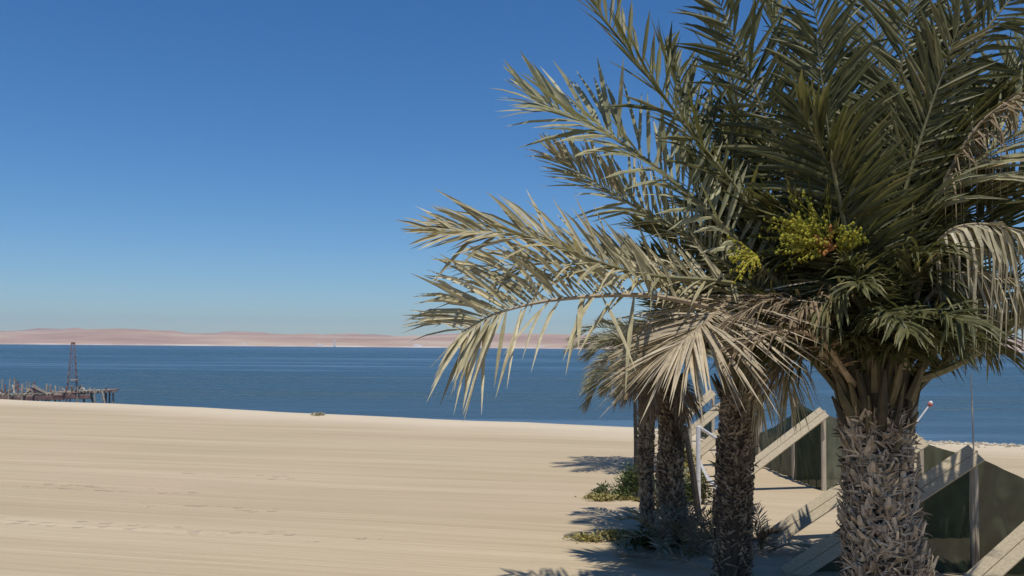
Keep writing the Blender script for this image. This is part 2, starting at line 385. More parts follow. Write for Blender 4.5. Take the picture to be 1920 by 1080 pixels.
# ------------------------------------------------------------------ palms
def bez(P, n):
    P = [Vector(p) for p in P]; out = []
    Q = [P[0] * 2 - P[1]] + P + [P[-1] * 2 - P[-2]]
    seg = len(P) - 1
    for i in range(n + 1):
        t = i / n * seg; k = min(int(t), seg - 1); u = t - k
        a, b_, c, d = Q[k:k + 4]
        out.append(.5 * ((2 * b_) + (c - a) * u + (2 * a - 5 * b_ + 4 * c - d) * u * u + (3 * b_ - a - 3 * c + d) * u ** 3))
    return out
def frond(parent, P, mat, seed, n=58, L=.5, w=.04, droop=.12, vee=32, up=(0, 0, 1), start=.2, r0=.035, rmat='rachis', skip=.04, jit=.12, roll=0, amin=20, amax=62, label=None, curl=0, gap=None):
    r = random.Random(seed); N = 36; pts = bez(P, N)
    b = MB()
    rad = [max(.005, r0 * (1 - i / N) ** .8 * (1.0 if i > 3 else 1.5 - i * .15)) for i in range(N + 1)]
    b.tube(pts, rad, 6, 1)
    upv = Vector(up).normalized()
    for k in range(n):
        for sd in (-1, 1):
            if r.random() < skip: continue
            t = start + (1 - start) * ((k + r.uniform(-.3, .3) + (.25 if sd > 0 else 0)) / n)
            t = min(max(t, start), .999)
            if gap and sd < 0 and gap[0] < t < gap[1] and r.random() < gap[2]: continue
            i = min(int(t * N), N - 1); u = t * N - i; p = pts[i].lerp(pts[i + 1], u)
            T = (pts[min(i + 2, N)] - pts[max(i - 1, 0)]).normalized()
            Nn = upv - T * upv.dot(T)
            if Nn.length < .05: Nn = Vector((.3, -.5, .2)) - T * T.dot(Vector((.3, -.5, .2)))
            Nn.normalize(); Sd = T.cross(Nn)
            if roll: q = Matrix.Rotation(R(roll), 3, T); Nn = q @ Nn; Sd = q @ Sd
            x = (t - start) / (1 - start)
            al = R(amax + (amin - amax) * x ** 1.2 + r.gauss(0, 6)); be = R(vee + r.gauss(0, 11))
            ln = L * (.55 + .75 * math.sin(math.pi * min(1, .12 + .8 * x)) ** .8) * r.uniform(.82, 1.1)
            if x > .9: ln *= .85
            D = (T * math.cos(al) + (Sd * sd * math.cos(be) + Nn * math.sin(be)) * math.sin(al)).normalized()
            D = (D + Vector((r.gauss(0, jit), r.gauss(0, jit), r.gauss(0, jit))) * .6).normalized()
            side = (T - D * T.dot(D)).normalized(); fold = D.cross(side)
            side = (side + fold * r.uniform(-.45, .45)).normalized()
            ww = w * r.uniform(.75, 1.15); dr = droop * r.uniform(.5, 1.6)
            cols = []
            for sgm, wf in ((0, .35), (.3, 1), (.65, .8), (1, .04)):
                g = dr * ln * sgm ** 2 + curl * ln * sgm ** 3
                c = p + D * ln * (sgm - .35 * (dr + curl) * sgm ** 3) - Vector((0, 0, g))
                hw = ww * wf / 2
                cols.append((c - side * hw + fold * hw * .45, c, c + side * hw + fold * hw * .45))
            nb = b.add([v for cc in cols for v in cc])
            for s in range(3):
                o = nb + s * 3
                b.face([o, o + 1, o + 4, o + 3]); b.face([o + 1, o + 2, o + 5, o + 4])
    o = b.build('frond', [M[mat], M[rmat]], parent)
    if label: o['label'] = label
    return o
def arc(B, az, el, ln, sag):
    """natural arching rachis: azimuth (deg, 0 = +X), start elevation, length, how far it bends"""
    out = [Vector(B)]; p = Vector(B); e = el
    for k in range(3):
        st = ln / 3
        d = Vector((math.cos(R(az)) * math.cos(R(e)), math.sin(R(az)) * math.cos(R(e)), math.sin(R(e))))
        p = p + d * st; out.append(p.copy()); e -= sag
    return out
def trunk(parent, axis, rads, mat, seed, rows, per, blen, bw, flare=.35, corer=.86, wild=.2, fib=0):
    """core plus a spiral of old leaf bases"""
    r = random.Random(seed); N = 40; pts = bez(axis, N); rr = bez([(x, 0, 0) for x in rads], N); rr = [v.x for v in rr]
    b = MB(); b.tube(pts, [x * corer for x in rr], 18, 1)
    for k in range(rows):
        t = (k + .3) / rows
        for j in range(per):
            tt = min(.995, max(0, t + r.uniform(-.4, .4) / rows)); i = min(int(tt * N), N - 1)
            c = pts[i].lerp(pts[i + 1], tt * N - i); rad = rr[i]
            T = (pts[i + 1] - pts[i]).normalized()
            an = 2 * math.pi * (j + (k * .618) % 1 + r.uniform(-.18, .18)) / per
            A = T.cross(Vector((0, 1, .0))).normalized(); B2 = T.cross(A)
            O = A * math.cos(an) + B2 * math.sin(an); Sd = T.cross(O)
            if r.random() < .12: continue
            zn = mnoise.noise(Vector((math.cos(an) * 1.6, math.sin(an) * 1.6, tt * 7 + seed)))
            if zn < -.32: continue
            l = blen * r.uniform(.45, 1.45) * (.55 if r.random() < .3 else 1) * (1 + .7 * zn); w = bw * r.uniform(.5, 1.5); fl = flare * r.uniform(.1, 1.9); lean = r.gauss(0, wild)
            p0 = c + O * rad * corer * .9
            d = (T + O * fl + Sd * lean).normalized()
            p1 = c + O * rad * .95 + d * l * .5; p2 = c + O * rad * .97 + d * l
            th = w * r.uniform(.25, .45); nb = len(b.v)
            b.add([p0 - Sd * w * .5, p0 + Sd * w * .5, p0 + Sd * w * .3 + O * th * 1.2, p0 - Sd * w * .3 + O * th * 1.2,
                   p1 - Sd * w * .42, p1 + Sd * w * .42, p1 + Sd * w * .22 + O * th, p1 - Sd * w * .22 + O * th,
                   p2 - Sd * w * r.uniform(.1, .3), p2 + Sd * w * r.uniform(.05, .3) + T * l * r.uniform(-.15, .12), p2 + Sd * w * .08 + O * th * .45, p2 - Sd * w * .1 + O * th * .4])
            for o in (0, 4):
                for a in range(4):
                    e = (a + 1) % 4; b.face([nb + o + a, nb + o + e, nb + o + 4 + e, nb + o + 4 + a])
            b.face([nb + 8, nb + 9, nb + 10, nb + 11])
    for k in range(fib):
        i = r.randrange(N); c = pts[i].lerp(pts[i + 1], r.random()); rad = rr[i]; T = (pts[i + 1] - pts[i]).normalized()
        an = r.uniform(0, 2 * math.pi); A = T.cross(Vector((0, 1, 0))).normalized(); B2 = T.cross(A); O = A * math.cos(an) + B2 * math.sin(an); Sd = T.cross(O)
        d = (T * r.uniform(-.2, 1) + Sd * r.gauss(0, .8) + O * r.uniform(-.1, .35)).normalized(); q = d.cross(O).normalized() * r.uniform(.004, .016); l = r.uniform(.08, .26); p = c + O * rad * r.uniform(.92, 1.06)
        e = p + d * l * .55 + O * .02; g = p + d * l - T * l * .1
        nb = b.add([p - q, p + q, e + q * .8, e - q * .8, g]); b.face([nb, nb + 1, nb + 2, nb + 3]); b.face([nb + 3, nb + 2, nb + 4])
    return b.build('trunk', [M[mat], M['core']], parent)
def stubs(parent, C, rad, n, seed, ln=.5, el=(35, 70), mat='petiole'):
    """cut and living petiole bases under the crown, one sheath"""
    r = random.Random(seed); b = MB()
    for k in range(n):
        a = 2 * math.pi * k / n + r.uniform(-.3, .3); e = R(r.uniform(*el)); O = Vector((math.cos(a), math.sin(a), 0))
        p = C + O * rad * r.uniform(.55, 1) + Vector((0, 0, r.uniform(-.4, .25)))
        d = (O * math.cos(e) + Vector((0, 0, math.sin(e)))); l = ln * r.uniform(.6, 1.4)
        b.tube([p - d * .1, p + d * l * .5, p + d * l + Vector((0, 0, .06))], [.07, .045, .012], 6)
    return b.build('petiole_bases', M[mat], parent)
def bunch(parent, C, d, n, seed, ln=.45, mat='fruit'):
    r = random.Random(seed); b = MB(); d = Vector(d).normalized()
    for k in range(n):
        q = (d + Vector((r.gauss(0, .45), r.gauss(0, .45), r.gauss(0, .4)))).normalized(); l = ln * r.uniform(.5, 1.1)
        e = C + q * l - Vector((0, 0, .12 * l)); m1 = C + q * l * .55
        b.tube([C, m1, e], [.008, .006, .004], 4)
        for s in range(9):
            t = .35 + .65 * s / 8; p = C.lerp(e, t) + Vector((r.gauss(0, .014), r.gauss(0, .014), r.gauss(0, .014))); z = r.uniform(.012, .021)
            n0 = b.add([p + Vector(v) * z for v in ((1, 0, 0), (0, 1, 0), (-1, 0, 0), (0, -1, 0), (0, 0, 1.3), (0, 0, -1.3))])
            for x in ((0, 1, 4), (1, 2, 4), (2, 3, 4), (3, 0, 4), (1, 0, 5), (2, 1, 5), (3, 2, 5), (0, 3, 5)): b.face([n0 + y for y in x])
    return b.build('fruit_bunch', M[mat], parent)
def PX(*a): return [at(*p) for p in a]
G = 'date palms along the net windbreaks'

# --- near palm
dm = 10.0
foot = at(1662, 1187, dm); top = at(1642, 735, dm)
palm = empty('palm_tree', (foot.x, foot.y, 0), 'biggest and nearest palm, thick shaggy grey trunk and wide dense green crown', 'palm tree', G)
foot.z = -.1
trunk(palm, [foot, at(1660, 1060, dm), at(1650, 930, dm), at(1643, 775, dm)], [.45, .4, .345, .32], 'bark', 5, 78, 30, .16, .07, .3, wild=.5, fib=3200)
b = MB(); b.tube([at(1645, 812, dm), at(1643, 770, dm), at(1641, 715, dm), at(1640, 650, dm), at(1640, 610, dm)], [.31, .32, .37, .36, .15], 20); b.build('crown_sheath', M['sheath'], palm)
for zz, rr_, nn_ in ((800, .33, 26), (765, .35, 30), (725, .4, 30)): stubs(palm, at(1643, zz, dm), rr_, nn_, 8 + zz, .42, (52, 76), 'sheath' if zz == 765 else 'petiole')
def mf(pts, mat='green', **k):
    mf.i += 1; frond(palm, PX(*pts), mat, 100 + mf.i, **k)
mf.i = 0
lab_f = 'half dry olive frond reaching out over the water'
mf(((1600, 680, 10.1), (1420, 545, 9.9), (1190, 512, 9.5), (980, 442, 9.2), (815, 437, 9)), 'olive', vee=26, roll=-40, n=84, L=.7, w=.042, gap=(.3, .8, .5), r0=.04, start=.3, jit=.2, skip=.08, amin=28, amax=58, label=lab_f)
mf(((1600, 690, 10.2), (1400, 560, 10.1), (1230, 520, 9.9), (1070, 495, 9.7), (880, 500, 9.6)), 'olive', vee=22, roll=-42, n=66, L=.66, w=.046, r0=.036, start=.35, jit=.2, skip=.06, gap=(.2, .8, .5), amin=30, amax=58, label=lab_f)
mf(((1600, 690, 10.1), (1400, 600, 9.9), (1230, 556, 9.5), (1060, 560, 9.1), (940, 585, 8.9), (865, 622, 8.85)), 'olive', vee=20, roll=-50, n=74, L=.9, w=.048, gap=(.3, .78, .75), r0=.042, start=.35, rmat='rachis_dry', droop=.22, jit=.22, skip=.06, amin=48, amax=62, label='half dry olive frond with long hanging tip leaflets')
big = dict(n=68, L=.86, w=.056, r0=.045, amin=34, amax=66)
mf(((1640, 690, 10), (1555, 450, 10), (1450, 250, 10.1), (1335, -30, 10.1)), up=(.4, .9, .3), vee=10, **big)
mf(((1655, 690, 10), (1672, 420, 9.8), (1682, 190, 9.7), (1720, -80, 9.6)), up=(.1, .9, .3), vee=10, **big)
mf(((1645, 690, 10), (1615, 420, 10.4), (1570, 200, 10.5), (1500, -90, 10.6)), up=(.3, .9, .3), vee=12, **big)
mf(((1625, 690, 10), (1420, 405, 10.3), (1270, 215, 10.4), (1085, -30, 10.4)), 'green', vee=28, roll=-36, **big)
mf(((1615, 690, 10), (1330, 400, 10.2), (1150, 258, 10.2), (995, 185, 10.1)), 'pale', vee=24, roll=-46, **{**big, 'n': 54, 'w': .064, 'L': .92})
mf(((1610, 700, 10), (1330, 470, 10.5), (1160, 370, 10.6), (1040, 295, 10.6)), 'pale', vee=24, roll=-44, n=84, L=.72, w=.04, r0=.035, amin=30, amax=62)
mf(((1600, 690, 10.2), (1420, 470, 10.8), (1330, 320, 11.2), (1240, 90, 11.6)), vee=30, **big)
mf(((1690, 720, 10), (1780, 690, 9.8), (1862, 645, 9.6), (2010, 550, 9.3)), vee=25, start=.42, n=46, L=.45, r0=.06)
mf(((1660, 680, 10), (1730, 400, 9.8), (1830, 300, 9.7), (2010, 190, 9.6)), 'pale', vee=22, roll=40, **big)
mf(((1665, 680, 10), (1740, 330, 9.8), (1815, 110, 9.7), (1950, -70, 9.6)), up=(-.3, .9, .3), vee=14, **big)
mf(((1670, 680, 10), (1800, 380, 10.3), (1890, 170, 10.4), (2040, 20, 10.5)), vee=20, **big)
mf(((1650, 680, 10), (1610, 500, 9.7), (1570, 350, 9.5), (1500, 200, 9.4)), vee=12, **big)
mf(((1660, 680, 10), (1700, 520, 10), (1760, 420, 10), (1860, 370, 10)), vee=12, **big)
mf(((1640, 690, 10), (1590, 540, 9.9), (1530, 450, 9.9), (1450, 400, 9.9)), vee=12, **big)
mf(((1640, 690, 10), (1560, 380, 11), (1500, 180, 11.6), (1420, -20, 12)), vee=20, **big)
mf(((1660, 690, 10), (1700, 350, 11), (1760, 140, 11.6), (1800, -60, 12)), vee=20, **big)
mf(((1660, 690, 10), (1640, 350, 11), (1650, 140, 11.8), (1630, -60, 12.4)), vee=20, **big)
mf(((1660, 690, 10), (1760, 350, 11), (1850, 200, 11.6), (1960, 60, 12)), vee=20, **big)
mf(((1660, 690, 10), (1790, 500, 10.8), (1900, 400, 11.2), (2020, 330, 11.6)), vee=20, **big)
mf(((1640, 690, 10), (1480, 520, 11), (1380, 420, 11.6), (1290, 300, 12)), vee=20, **big)
mf(((1640, 690, 10), (1480, 400, 10.8), (1400, 250, 11.2), (1340, 60, 11.6)), vee=25, **big)
mf(((1640, 690, 10), (1520, 560, 10.6), (1430, 500, 11), (1330, 440, 11.4)), vee=20, **big)
mf(((1640, 690, 10), (1600, 500, 9.6), (1560, 300, 9.4), (1530, 60, 9.3)), up=(.3, .9, .3), vee=10, **big)
mf(((1650, 690, 10), (1660, 500, 9.7), (1720, 280, 9.6), (1800, 40, 9.5)), up=(-.2, .9, .3), vee=10, **big)
mf(((1650, 690, 10), (1720, 560, 10.1), (1800, 450, 10.2), (1930, 330, 10.3)), vee=16, roll=20, **big)
dry = dict(rmat='rachis_dry', skip=.15, jit=.25)
mf(((1670, 690, 10), (1770, 500, 9.9), (1850, 440, 9.8), (1990, 430, 9.7)), 'dry', droop=.7, curl=.5, n=40, L=.5, w=.035, vee=20, start=.25, label='dry frond with hanging curled leaflets', **dry)
mf(((1665, 700, 10), (1760, 570, 9.8), (1830, 530, 9.7), (1930, 540, 9.6)), 'dry', droop=.6, curl=.5, n=34, L=.4, w=.03, vee=15, label='dry frond with hanging curled leaflets', **dry)
mf(((1665, 680, 10), (1740, 420, 9.7), (1830, 240, 9.5), (1960, 150, 9.4)), 'brown', droop=.9, curl=.4, n=50, L=.5, w=.035, vee=-10, start=.45, label='brown withered frond', **dry)
mf(((1600, 720, 9.8), (1540, 640, 9.3), (1470, 620, 9), (1380, 650, 8.7)), 'brown', droop=.25, n=56, L=.45, w=.02, vee=5, start=.1, amin=12, amax=40, label='brown withered frond', **dry)
mf(((1600, 720, 9.9), (1540, 660, 9.7), (1480, 670, 9.6), (1420, 730, 9.5)), 'brown', droop=.3, n=50, L=.42, w=.02, vee=0, start=.15, amin=12, amax=45, label='brown withered frond', **dry)
mf(((1650, 700, 10), (1700, 640, 10.3), (1780, 600, 10.6), (1900, 600, 11)), 'green', droop=.3, n=60, L=.45, w=.03)
mf(((1650, 700, 10), (1690, 600, 9.6), (1740, 590, 9.3), (1790, 650, 9.0)), 'green', droop=.3, n=60, L=.42, w=.03)
r = random.Random(77)
for k in range(22):
    az = r.uniform(60, 130) if k % 2 else r.uniform(5, 70); el = r.uniform(20, 78) if k % 2 else r.uniform(66, 82)
    frond(palm, arc(top + Vector((0, 0, .25)), az, el, r.uniform(3.2, 4.4), r.uniform(12, 26)), 'green', 500 + k, vee=r.uniform(10, 28), **big)
for q in (((1690, 760, 10.1), (1760, 690, 10.2), (1840, 630, 10.3), (1950, 590, 10.4)), ((1690, 750, 9.9), (1745, 670, 9.8), (1810, 590, 9.7), (1900, 530, 9.6)), ((1685, 750, 10.3), (1740, 660, 10.6), (1810, 610, 10.9), (1880, 610, 11.1)),
          ((1600, 770, 10.1), (1545, 700, 10.2), (1480, 640, 10.3), (1390, 600, 10.4)), ((1600, 760, 9.9), (1550, 670, 9.8), (1500, 600, 9.8), (1420, 560, 9.7)), ((1600, 760, 10.3), (1550, 690, 10.6), (1490, 660, 10.9), (1420, 660, 11.1))):
    mf(q, 'green', vee=32, n=60, L=.5, w=.04, r0=.05, rmat='petiole', droop=.12, start=.28, amin=28, amax=64, jit=.2)
r = random.Random(56)
for k in range(16):
    az = 190 + k * 10 + r.uniform(-5, 5)
    frond(palm, arc(top + Vector((0, 0, r.uniform(-.15, .3))), az, r.uniform(48, 68), r.uniform(1.0, 1.7), r.uniform(20, 38)), 'green', 860 + k, n=46, L=r.uniform(.4, .58), w=.036, r0=.04, rmat='petiole', vee=r.uniform(0, 20), droop=.35, start=.1, amin=24, amax=60, jit=.22, skip=.15)
r = random.Random(55)
for k in range(22):
    az = 180 + (k + r.uniform(-.45, .45)) * 360 / 22; front = math.sin(R(az)) < -.75; right = math.cos(R(az)) > .55
    frond(palm, arc(top + Vector((0, 0, r.uniform(.15, .8))), az, r.uniform(30, 70), r.uniform(1.0, 1.35) if right else r.uniform(1.3, 2.1), r.uniform(18, 30) if front else r.uniform(26, 44)), 'brown' if k % 5 == 2 and not front else 'green', 800 + k, n=44, L=r.uniform(.42, .62), w=.04, r0=.04, vee=r.uniform(5, 24), droop=.3, start=.15, amin=24, amax=60, jit=.2, skip=.15)
bunch(palm, at(1560, 462, 9.5), (-1, -.3, .36), 46, 4, .85)
bunch(palm, at(1530, 455, 9.4), (-.6, -.3, .6), 36, 5, .5)
bunch(palm, at(1575, 470, 9.45), (.35, -.3, .6), 22, 13, .38)
bunch(palm, at(1560, 465, 9.35), (-.5, -.4, .3), 8, 6, .28, 'fruit_red')
bunch(palm, at(1420, 480, 9.5), (-.7, -.3, -.3), 14, 7, .42)
mf(((1610, 700, 9.9), (1540, 600, 9.6), (1460, 560, 9.4), (1370, 600, 9.2)), 'brown', droop=.3, n=64, L=.55, w=.022, vee=5, start=.15, amin=12, amax=42, label='brown withered frond', **dry)
mf(((1690, 660, 9.7), (1750, 470, 9.4), (1830, 420, 9.2), (1980, 450, 9)), 'dry', droop=.9, curl=.7, n=34, L=.42, w=.05, vee=-25, start=.3, label='pale dry frond with curled hanging leaflets', **dry)
mf(((1690, 690, 9.7), (1740, 560, 9.5), (1820, 510, 9.3), (1960, 540, 9.1)), 'dry', droop=.8, curl=.7, n=34, L=.4, w=.045, vee=-25, start=.25, label='pale dry frond with curled hanging leaflets', **dry)
for kk, q in enumerate((((1690, 700, 10.1), (1770, 600, 10.2), (1850, 560, 10.3), (1960, 590, 10.4)), ((1690, 700, 10.1), (1760, 540, 10.3), (1850, 470, 10.5), (1970, 470, 10.7)),
                        ((1640, 700, 10.1), (1560, 560, 10.2), (1490, 500, 10.3), (1400, 500, 10.4)), ((1650, 700, 9.9), (1620, 590, 9.6), (1580, 540, 9.4), (1530, 580, 9.2)),
                        ((1660, 700, 9.9), (1690, 580, 9.6), (1730, 520, 9.4), (1790, 560, 9.2)), ((1690, 700, 10.2), (1740, 640, 10.4), (1800, 620, 10.6), (1870, 660, 10.8)),
                        ((1630, 700, 10.2), (1560, 640, 10.5), (1500, 630, 10.8), (1440, 670, 11)))):
    mf(q, 'green', vee=14, n=70, L=.62, w=.042, r0=.04, droop=.3, amin=28, amax=64)

# --- middle palm
d2 = 12.5
foot = at(1375, 1085, d2); top2 = at(1385, 735, d2)
palm2 = empty('palm_tree', (foot.x, foot.y, 0), 'palm with dark scaly trunk and a big dead fan-shaped frond hanging before it', 'palm tree', G)
foot.z = -.1
trunk(palm2, [foot, at(1374, 960, d2), at(1380, 830, d2), top2], [.27, .265, .25, .215], 'bark2', 15, 120, 24, .06, .05, .15, wild=.22, fib=300)
stubs(palm2, top2 + Vector((0, 0, .1)), .2, 22, 9, .5, (30, 75))
def m2(pts, mat='green', **k):
    m2.i += 1; frond(palm2, PX(*pts), mat, 200 + m2.i, **k)
m2.i = 0
m2(((1420, 660, 11.4), (1392, 555, 10.4), (1330, 598, 9.5), (1268, 648, 9.1)), 'fan', vee=-6, n=96, L=1.1, w=.036, r0=.03, rmat='rachis_dry', droop=.12, jit=.12, skip=.05, start=.34, amin=12, amax=84, label='dead fan shaped frond hanging towards the viewer')
m2(((1385, 690, 12.5), (1330, 560, 12.4), (1280, 470, 12.3), (1200, 430, 12.2)), 'green', vee=35, n=64, L=.66, w=.045, amin=28, amax=64)
m2(((1385, 690, 12.5), (1350, 520, 12.6), (1320, 400, 12.7), (1270, 280, 12.8)), 'green', vee=30, n=64, L=.66, w=.045, amin=28, amax=64)
m2(((1385, 690, 12.5), (1390, 520, 12.6), (1400, 380, 12.7), (1400, 260, 12.8)), 'green', vee=30, n=64, L=.66, w=.045, amin=28, amax=64)
m2(((1385, 690, 12.5), (1440, 560, 12.6), (1480, 450, 12.7), (1530, 350, 12.8)), 'green', vee=30, n=64, L=.66, w=.045, amin=28, amax=64)
m2(((1385, 690, 12.5), (1290, 600, 12.6), (1230, 530, 12.6), (1180, 500, 12.6)), 'olive', vee=35, n=54, L=.66, w=.05)
m2(((1385, 690, 12.5), (1330, 590, 12), (1280, 520, 11.7), (1210, 480, 11.4)), 'green', vee=35, n=54, L=.62, w=.05)
m2(((1395, 700, 12.4), (1440, 640, 11.6), (1470, 660, 11.2), (1480, 740, 11)), 'dry', vee=0, n=40, L=.55, w=.022, rmat='rachis_dry', droop=.5, amin=12, amax=40, label='dead hanging frond')
m2(((1385, 700, 12.4), (1400, 640, 11.7), (1420, 680, 11.3), (1425, 760, 11.2)), 'dry', vee=0, n=30, L=.55, w=.022, rmat='rachis_dry', droop=.4, amin=10, amax=32, label='dead hanging frond')
m2(((1375, 700, 12.4), (1310, 610, 12.1), (1250, 600, 11.9), (1180, 610, 11.8)), 'dry', vee=10, n=34, L=.36, w=.03, rmat='rachis_dry', droop=.3, curl=.3, label='dead frond with curled pale leaflets')
m2(((1385, 700, 12.5), (1450, 640, 12.8), (1520, 620, 13), (1590, 640, 13.2)), 'brown', vee=10, n=50, L=.45, w=.022, rmat='rachis_dry', droop=.3)
r = random.Random(78)
for k in range(14):
    frond(palm2, arc(top2 + Vector((0, 0, .2)), r.uniform(20, 130), r.uniform(35, 80), r.uniform(2, 2.8), r.uniform(15, 30)), 'green', 600 + k, n=60, L=.6, w=.045)
bunch(palm2, at(1375, 500, 11.8), (-.4, -.4, .2), 40, 17, .35)

# --- the pair of slimmer palms and the one behind them
def small_palm(axis, rads, fx, lab, seed, mat='bark2', nf=14, ln=(1.5, 2.1), lm='greyleaf', azr=(0, 360), rows=95, per=17, boot=.11, elr=(-5, 75), w=.028, L=.36, dryn=6):
    ax = [Vector(p) for p in axis]; f = ax[0].copy()
    p = empty('palm_tree', (f.x, f.y, 0), lab, 'palm tree', G); ax[0].z = -.1
    trunk(p, ax, rads, mat, seed, rows, per, boot * .62, boot * .48, .18, wild=.25, fib=200)
    t = ax[-1]; stubs(p, t + Vector((0, 0, .05)), rads[-1] * .8, 16, seed + 1, .4)
    r = random.Random(seed)
    for k in range(nf):
        az = azr[0] + (azr[1] - azr[0]) * (k + r.uniform(-.3, .3)) / nf; el = r.uniform(*elr)
        frond(p, arc(t + Vector((0, 0, .12)), az, el, r.uniform(*ln), r.uniform(18, 34)), lm, seed * 20 + k, n=54, L=L, w=w, r0=.022, droop=.2)
    for k in range(dryn):
        frond(p, arc(t, r.uniform(*azr), r.uniform(-35, 0), ln[0] * .7, 22), 'brown', seed * 31 + k, n=40, L=L * .9, w=w * .8, r0=.018, rmat='rachis_dry', droop=.5, skip=.2, label='withered brown frond')
    return p
small_palm([at(1216, 987, 16.1), at(1212, 880, 16.1), at(1213, 790, 16.1), at(1217, 700, 16.1)], [.12, .125, .13, .14], 0, 'slim dark palm on the left of the pair by the open sand', 21, nf=9, ln=(1.1, 1.5))
small_palm([at(1275, 1012, 15), at(1256, 900, 15), at(1260, 800, 15), at(1246, 700, 15)], [.21, .21, .215, .19], 0, 'leaning palm with a sunlit brown scaly trunk, right of the slim dark trunk', 23, nf=9, ln=(1.2, 1.6), per=20, boot=.12)
ff = at(1211, 877, 24)
small_palm([ff, ff + Vector((0, 0, 1.2)), ff + Vector((0, .0, 2.3)), ff + Vector((-.05, 0, 3.0))], [.2, .2, .2, .2], 0, 'grey green palm farther back, its drooping crown showing left of the slim trunk', 25, nf=26, ln=(1.7, 2.5), w=.028, L=.46, dryn=6, elr=(-10, 60))

# ------------------------------------------------------------------ plants at the feet of the palms
def clump(name, c, rx, ry, h, n, mat, seed, lab, cat, ll=.06, flat=1.0, stems=True):
    r = random.Random(seed); c = Vector(c); o = empty(name, (c.x, c.y, 0), lab, cat)
    b = MB(); st = MB()
    lob = [(r.gauss(0, .42), r.gauss(0, .42), r.uniform(.35, 1)) for _ in range(9)]
    for k in range(n):
        lx, ly, lh = r.choice(lob); x = lx + r.gauss(0, .16); y = ly + r.gauss(0, .16)
        z = h * lh * max(0, 1 - .6 * (x * x + y * y)) * r.uniform(.05, 1) ** .6 + .01
        p = Vector((c.x + x * rx, c.y + y * ry, z))
        d = Vector((r.gauss(0, 1), r.gauss(0, 1), r.uniform(-.1, 1.2) * flat)).normalized(); s = d.cross(Vector((r.gauss(0, 1), r.gauss(0, 1), r.gauss(0, 1)))).normalized()
        l = ll * r.uniform(.6, 1.5)
        nb = b.add([p, p + d * l * .5 + s * l * .25, p + d * l, p + d * l * .5 - s * l * .25]); b.face([nb, nb + 1, nb + 2, nb + 3])
        if stems and k % 14 == 0: st.tube([(c.x + lx * rx * .7, c.y + ly * ry * .7, -.02), (p + Vector((0, 0, z * .2))) * .5 + Vector((c.x + lx * rx * .7, c.y + ly * ry * .7, 0)) * .5, p], [.007, .005, .003], 4)
    b.build('foliage', M[mat], o)
    if st.v: st.build('stems', M['rachis'], o)
    return o
M['herb'] = leaf('herb_leaf', [(0, (.035, .06, .018)), (.6, (.09, .12, .035)), (1, (.2, .2, .07))], .25)
M['straw'] = leaf('straw_grass', [(0, (.22, .19, .06)), (.6, (.4, .34, .13)), (1, (.5, .43, .22))], .2)
g1 = at(1172, 912, 20); clump('bush', (g1.x + .1, 19.6, 0), .75, .8, .75, 3800, 'herb', 1, 'dark green low bush spreading left of the slim palm trunk', 'bush')
g2 = at(1150, 925, 19); clump('ground_plant', (g2.x - .05, 18.9, 0), .6, .35, .16, 1500, 'straw', 2, 'flat straw yellow plant in front of the dark green bush', 'plant')
g3 = at(1145, 1008, 15); clump('ground_plant', (g3.x, 15.1, 0), .75, .35, .13, 1500, 'straw', 3, 'flat straw yellow plant near the foot of the palm pair', 'plant')
g4 = at(1205, 1020, 14.6); clump('ground_plant', (g4.x, 14.5, 0), .45, .35, .35, 1300, 'herb', 4, 'small green plant beside the leaning palm foot', 'plant')
g5 = at(1292, 925, 19); clump('bush', (g5.x, 18.6, 0), .4, .4, .8, 1600, 'herb', 5, 'green bush behind the leaning dark stake', 'bush')
g6 = at(1285, 900, 20.5); clump('bush', (g6.x, 20.8, 0), .6, .5, 1.1, 1500, 'straw', 6, 'dry yellowish bush behind the palm pair', 'bush', .09)
def shoots(x, y, d, n, ln, seed, lab, mat='greyleaf'):
    p = at(x, y, d); o = empty('palm_shoot', (p.x, d, 0), lab, 'palm shoot'); r = random.Random(seed)
    for k in range(n):
        frond(o, arc((p.x + r.gauss(0, .08), d + r.gauss(0, .08), .02), r.uniform(0, 360), r.uniform(25, 80), ln * r.uniform(.6, 1.1), r.uniform(15, 35)), mat if r.random() < .6 else 'brown', seed * 10 + k, n=24, L=.22, w=.022, r0=.016, droop=.15)
shoots(1240, 1000, 14.4, 9, 1.0, 41, 'grey palm shoot with stiff leaves at the foot of the leaning trunk')
shoots(1300, 1020, 14.0, 10, 1.0, 42, 'tangled dry palm shoot between the leaning trunk and the dark scaly trunk', 'brown')
shoots(1318, 1000, 15.5, 8, .8, 43, 'low green palm shoot just left of the dark scaly trunk', 'green')
shoots(1232, 930, 17.5, 8, 1.1, 44, 'grey green palm shoot behind the two slim trunks')
shoots(1425, 1010, 14.6, 6, .7, 45, 'dry palm shoot on the sand right of the dark scaly trunk', 'dry')

def fallen(x, y, az, ln, seed, lab, mat='dry'):
    d = (F * H) / (y - 652); p = at(x, y, d); o = empty('fallen_frond', (p.x, d, 0), lab, 'fallen frond'); a = R(az); u = Vector((math.cos(a), math.sin(a), 0)); c = Vector((p.x, d, .06))
    frond(o, [c, c + u * ln * .35 + Vector((0, 0, .1)), c + u * ln * .7 + Vector((0, 0, .06)), c + u * ln + Vector((.1, .1, .03))], mat, seed, n=36, L=.3, w=.024, r0=.02, vee=8, droop=.05, rmat='rachis_dry')
fallen(1290, 1030, 120, 1.5, 901, 'fallen grey frond leaning on the sand between the leaning trunk and the dark scaly trunk', 'greyleaf')
fallen(1235, 1040, 75, 1.3, 902, 'fallen dry frond lying in front of the leaning trunk foot')
fallen(1330, 1065, 150, 1.4, 903, 'fallen brown frond at the left foot of the dark scaly trunk', 'brown')
fallen(1440, 1030, 10, 1.0, 904, 'fallen dry frond on the shaded sand right of the dark scaly trunk')
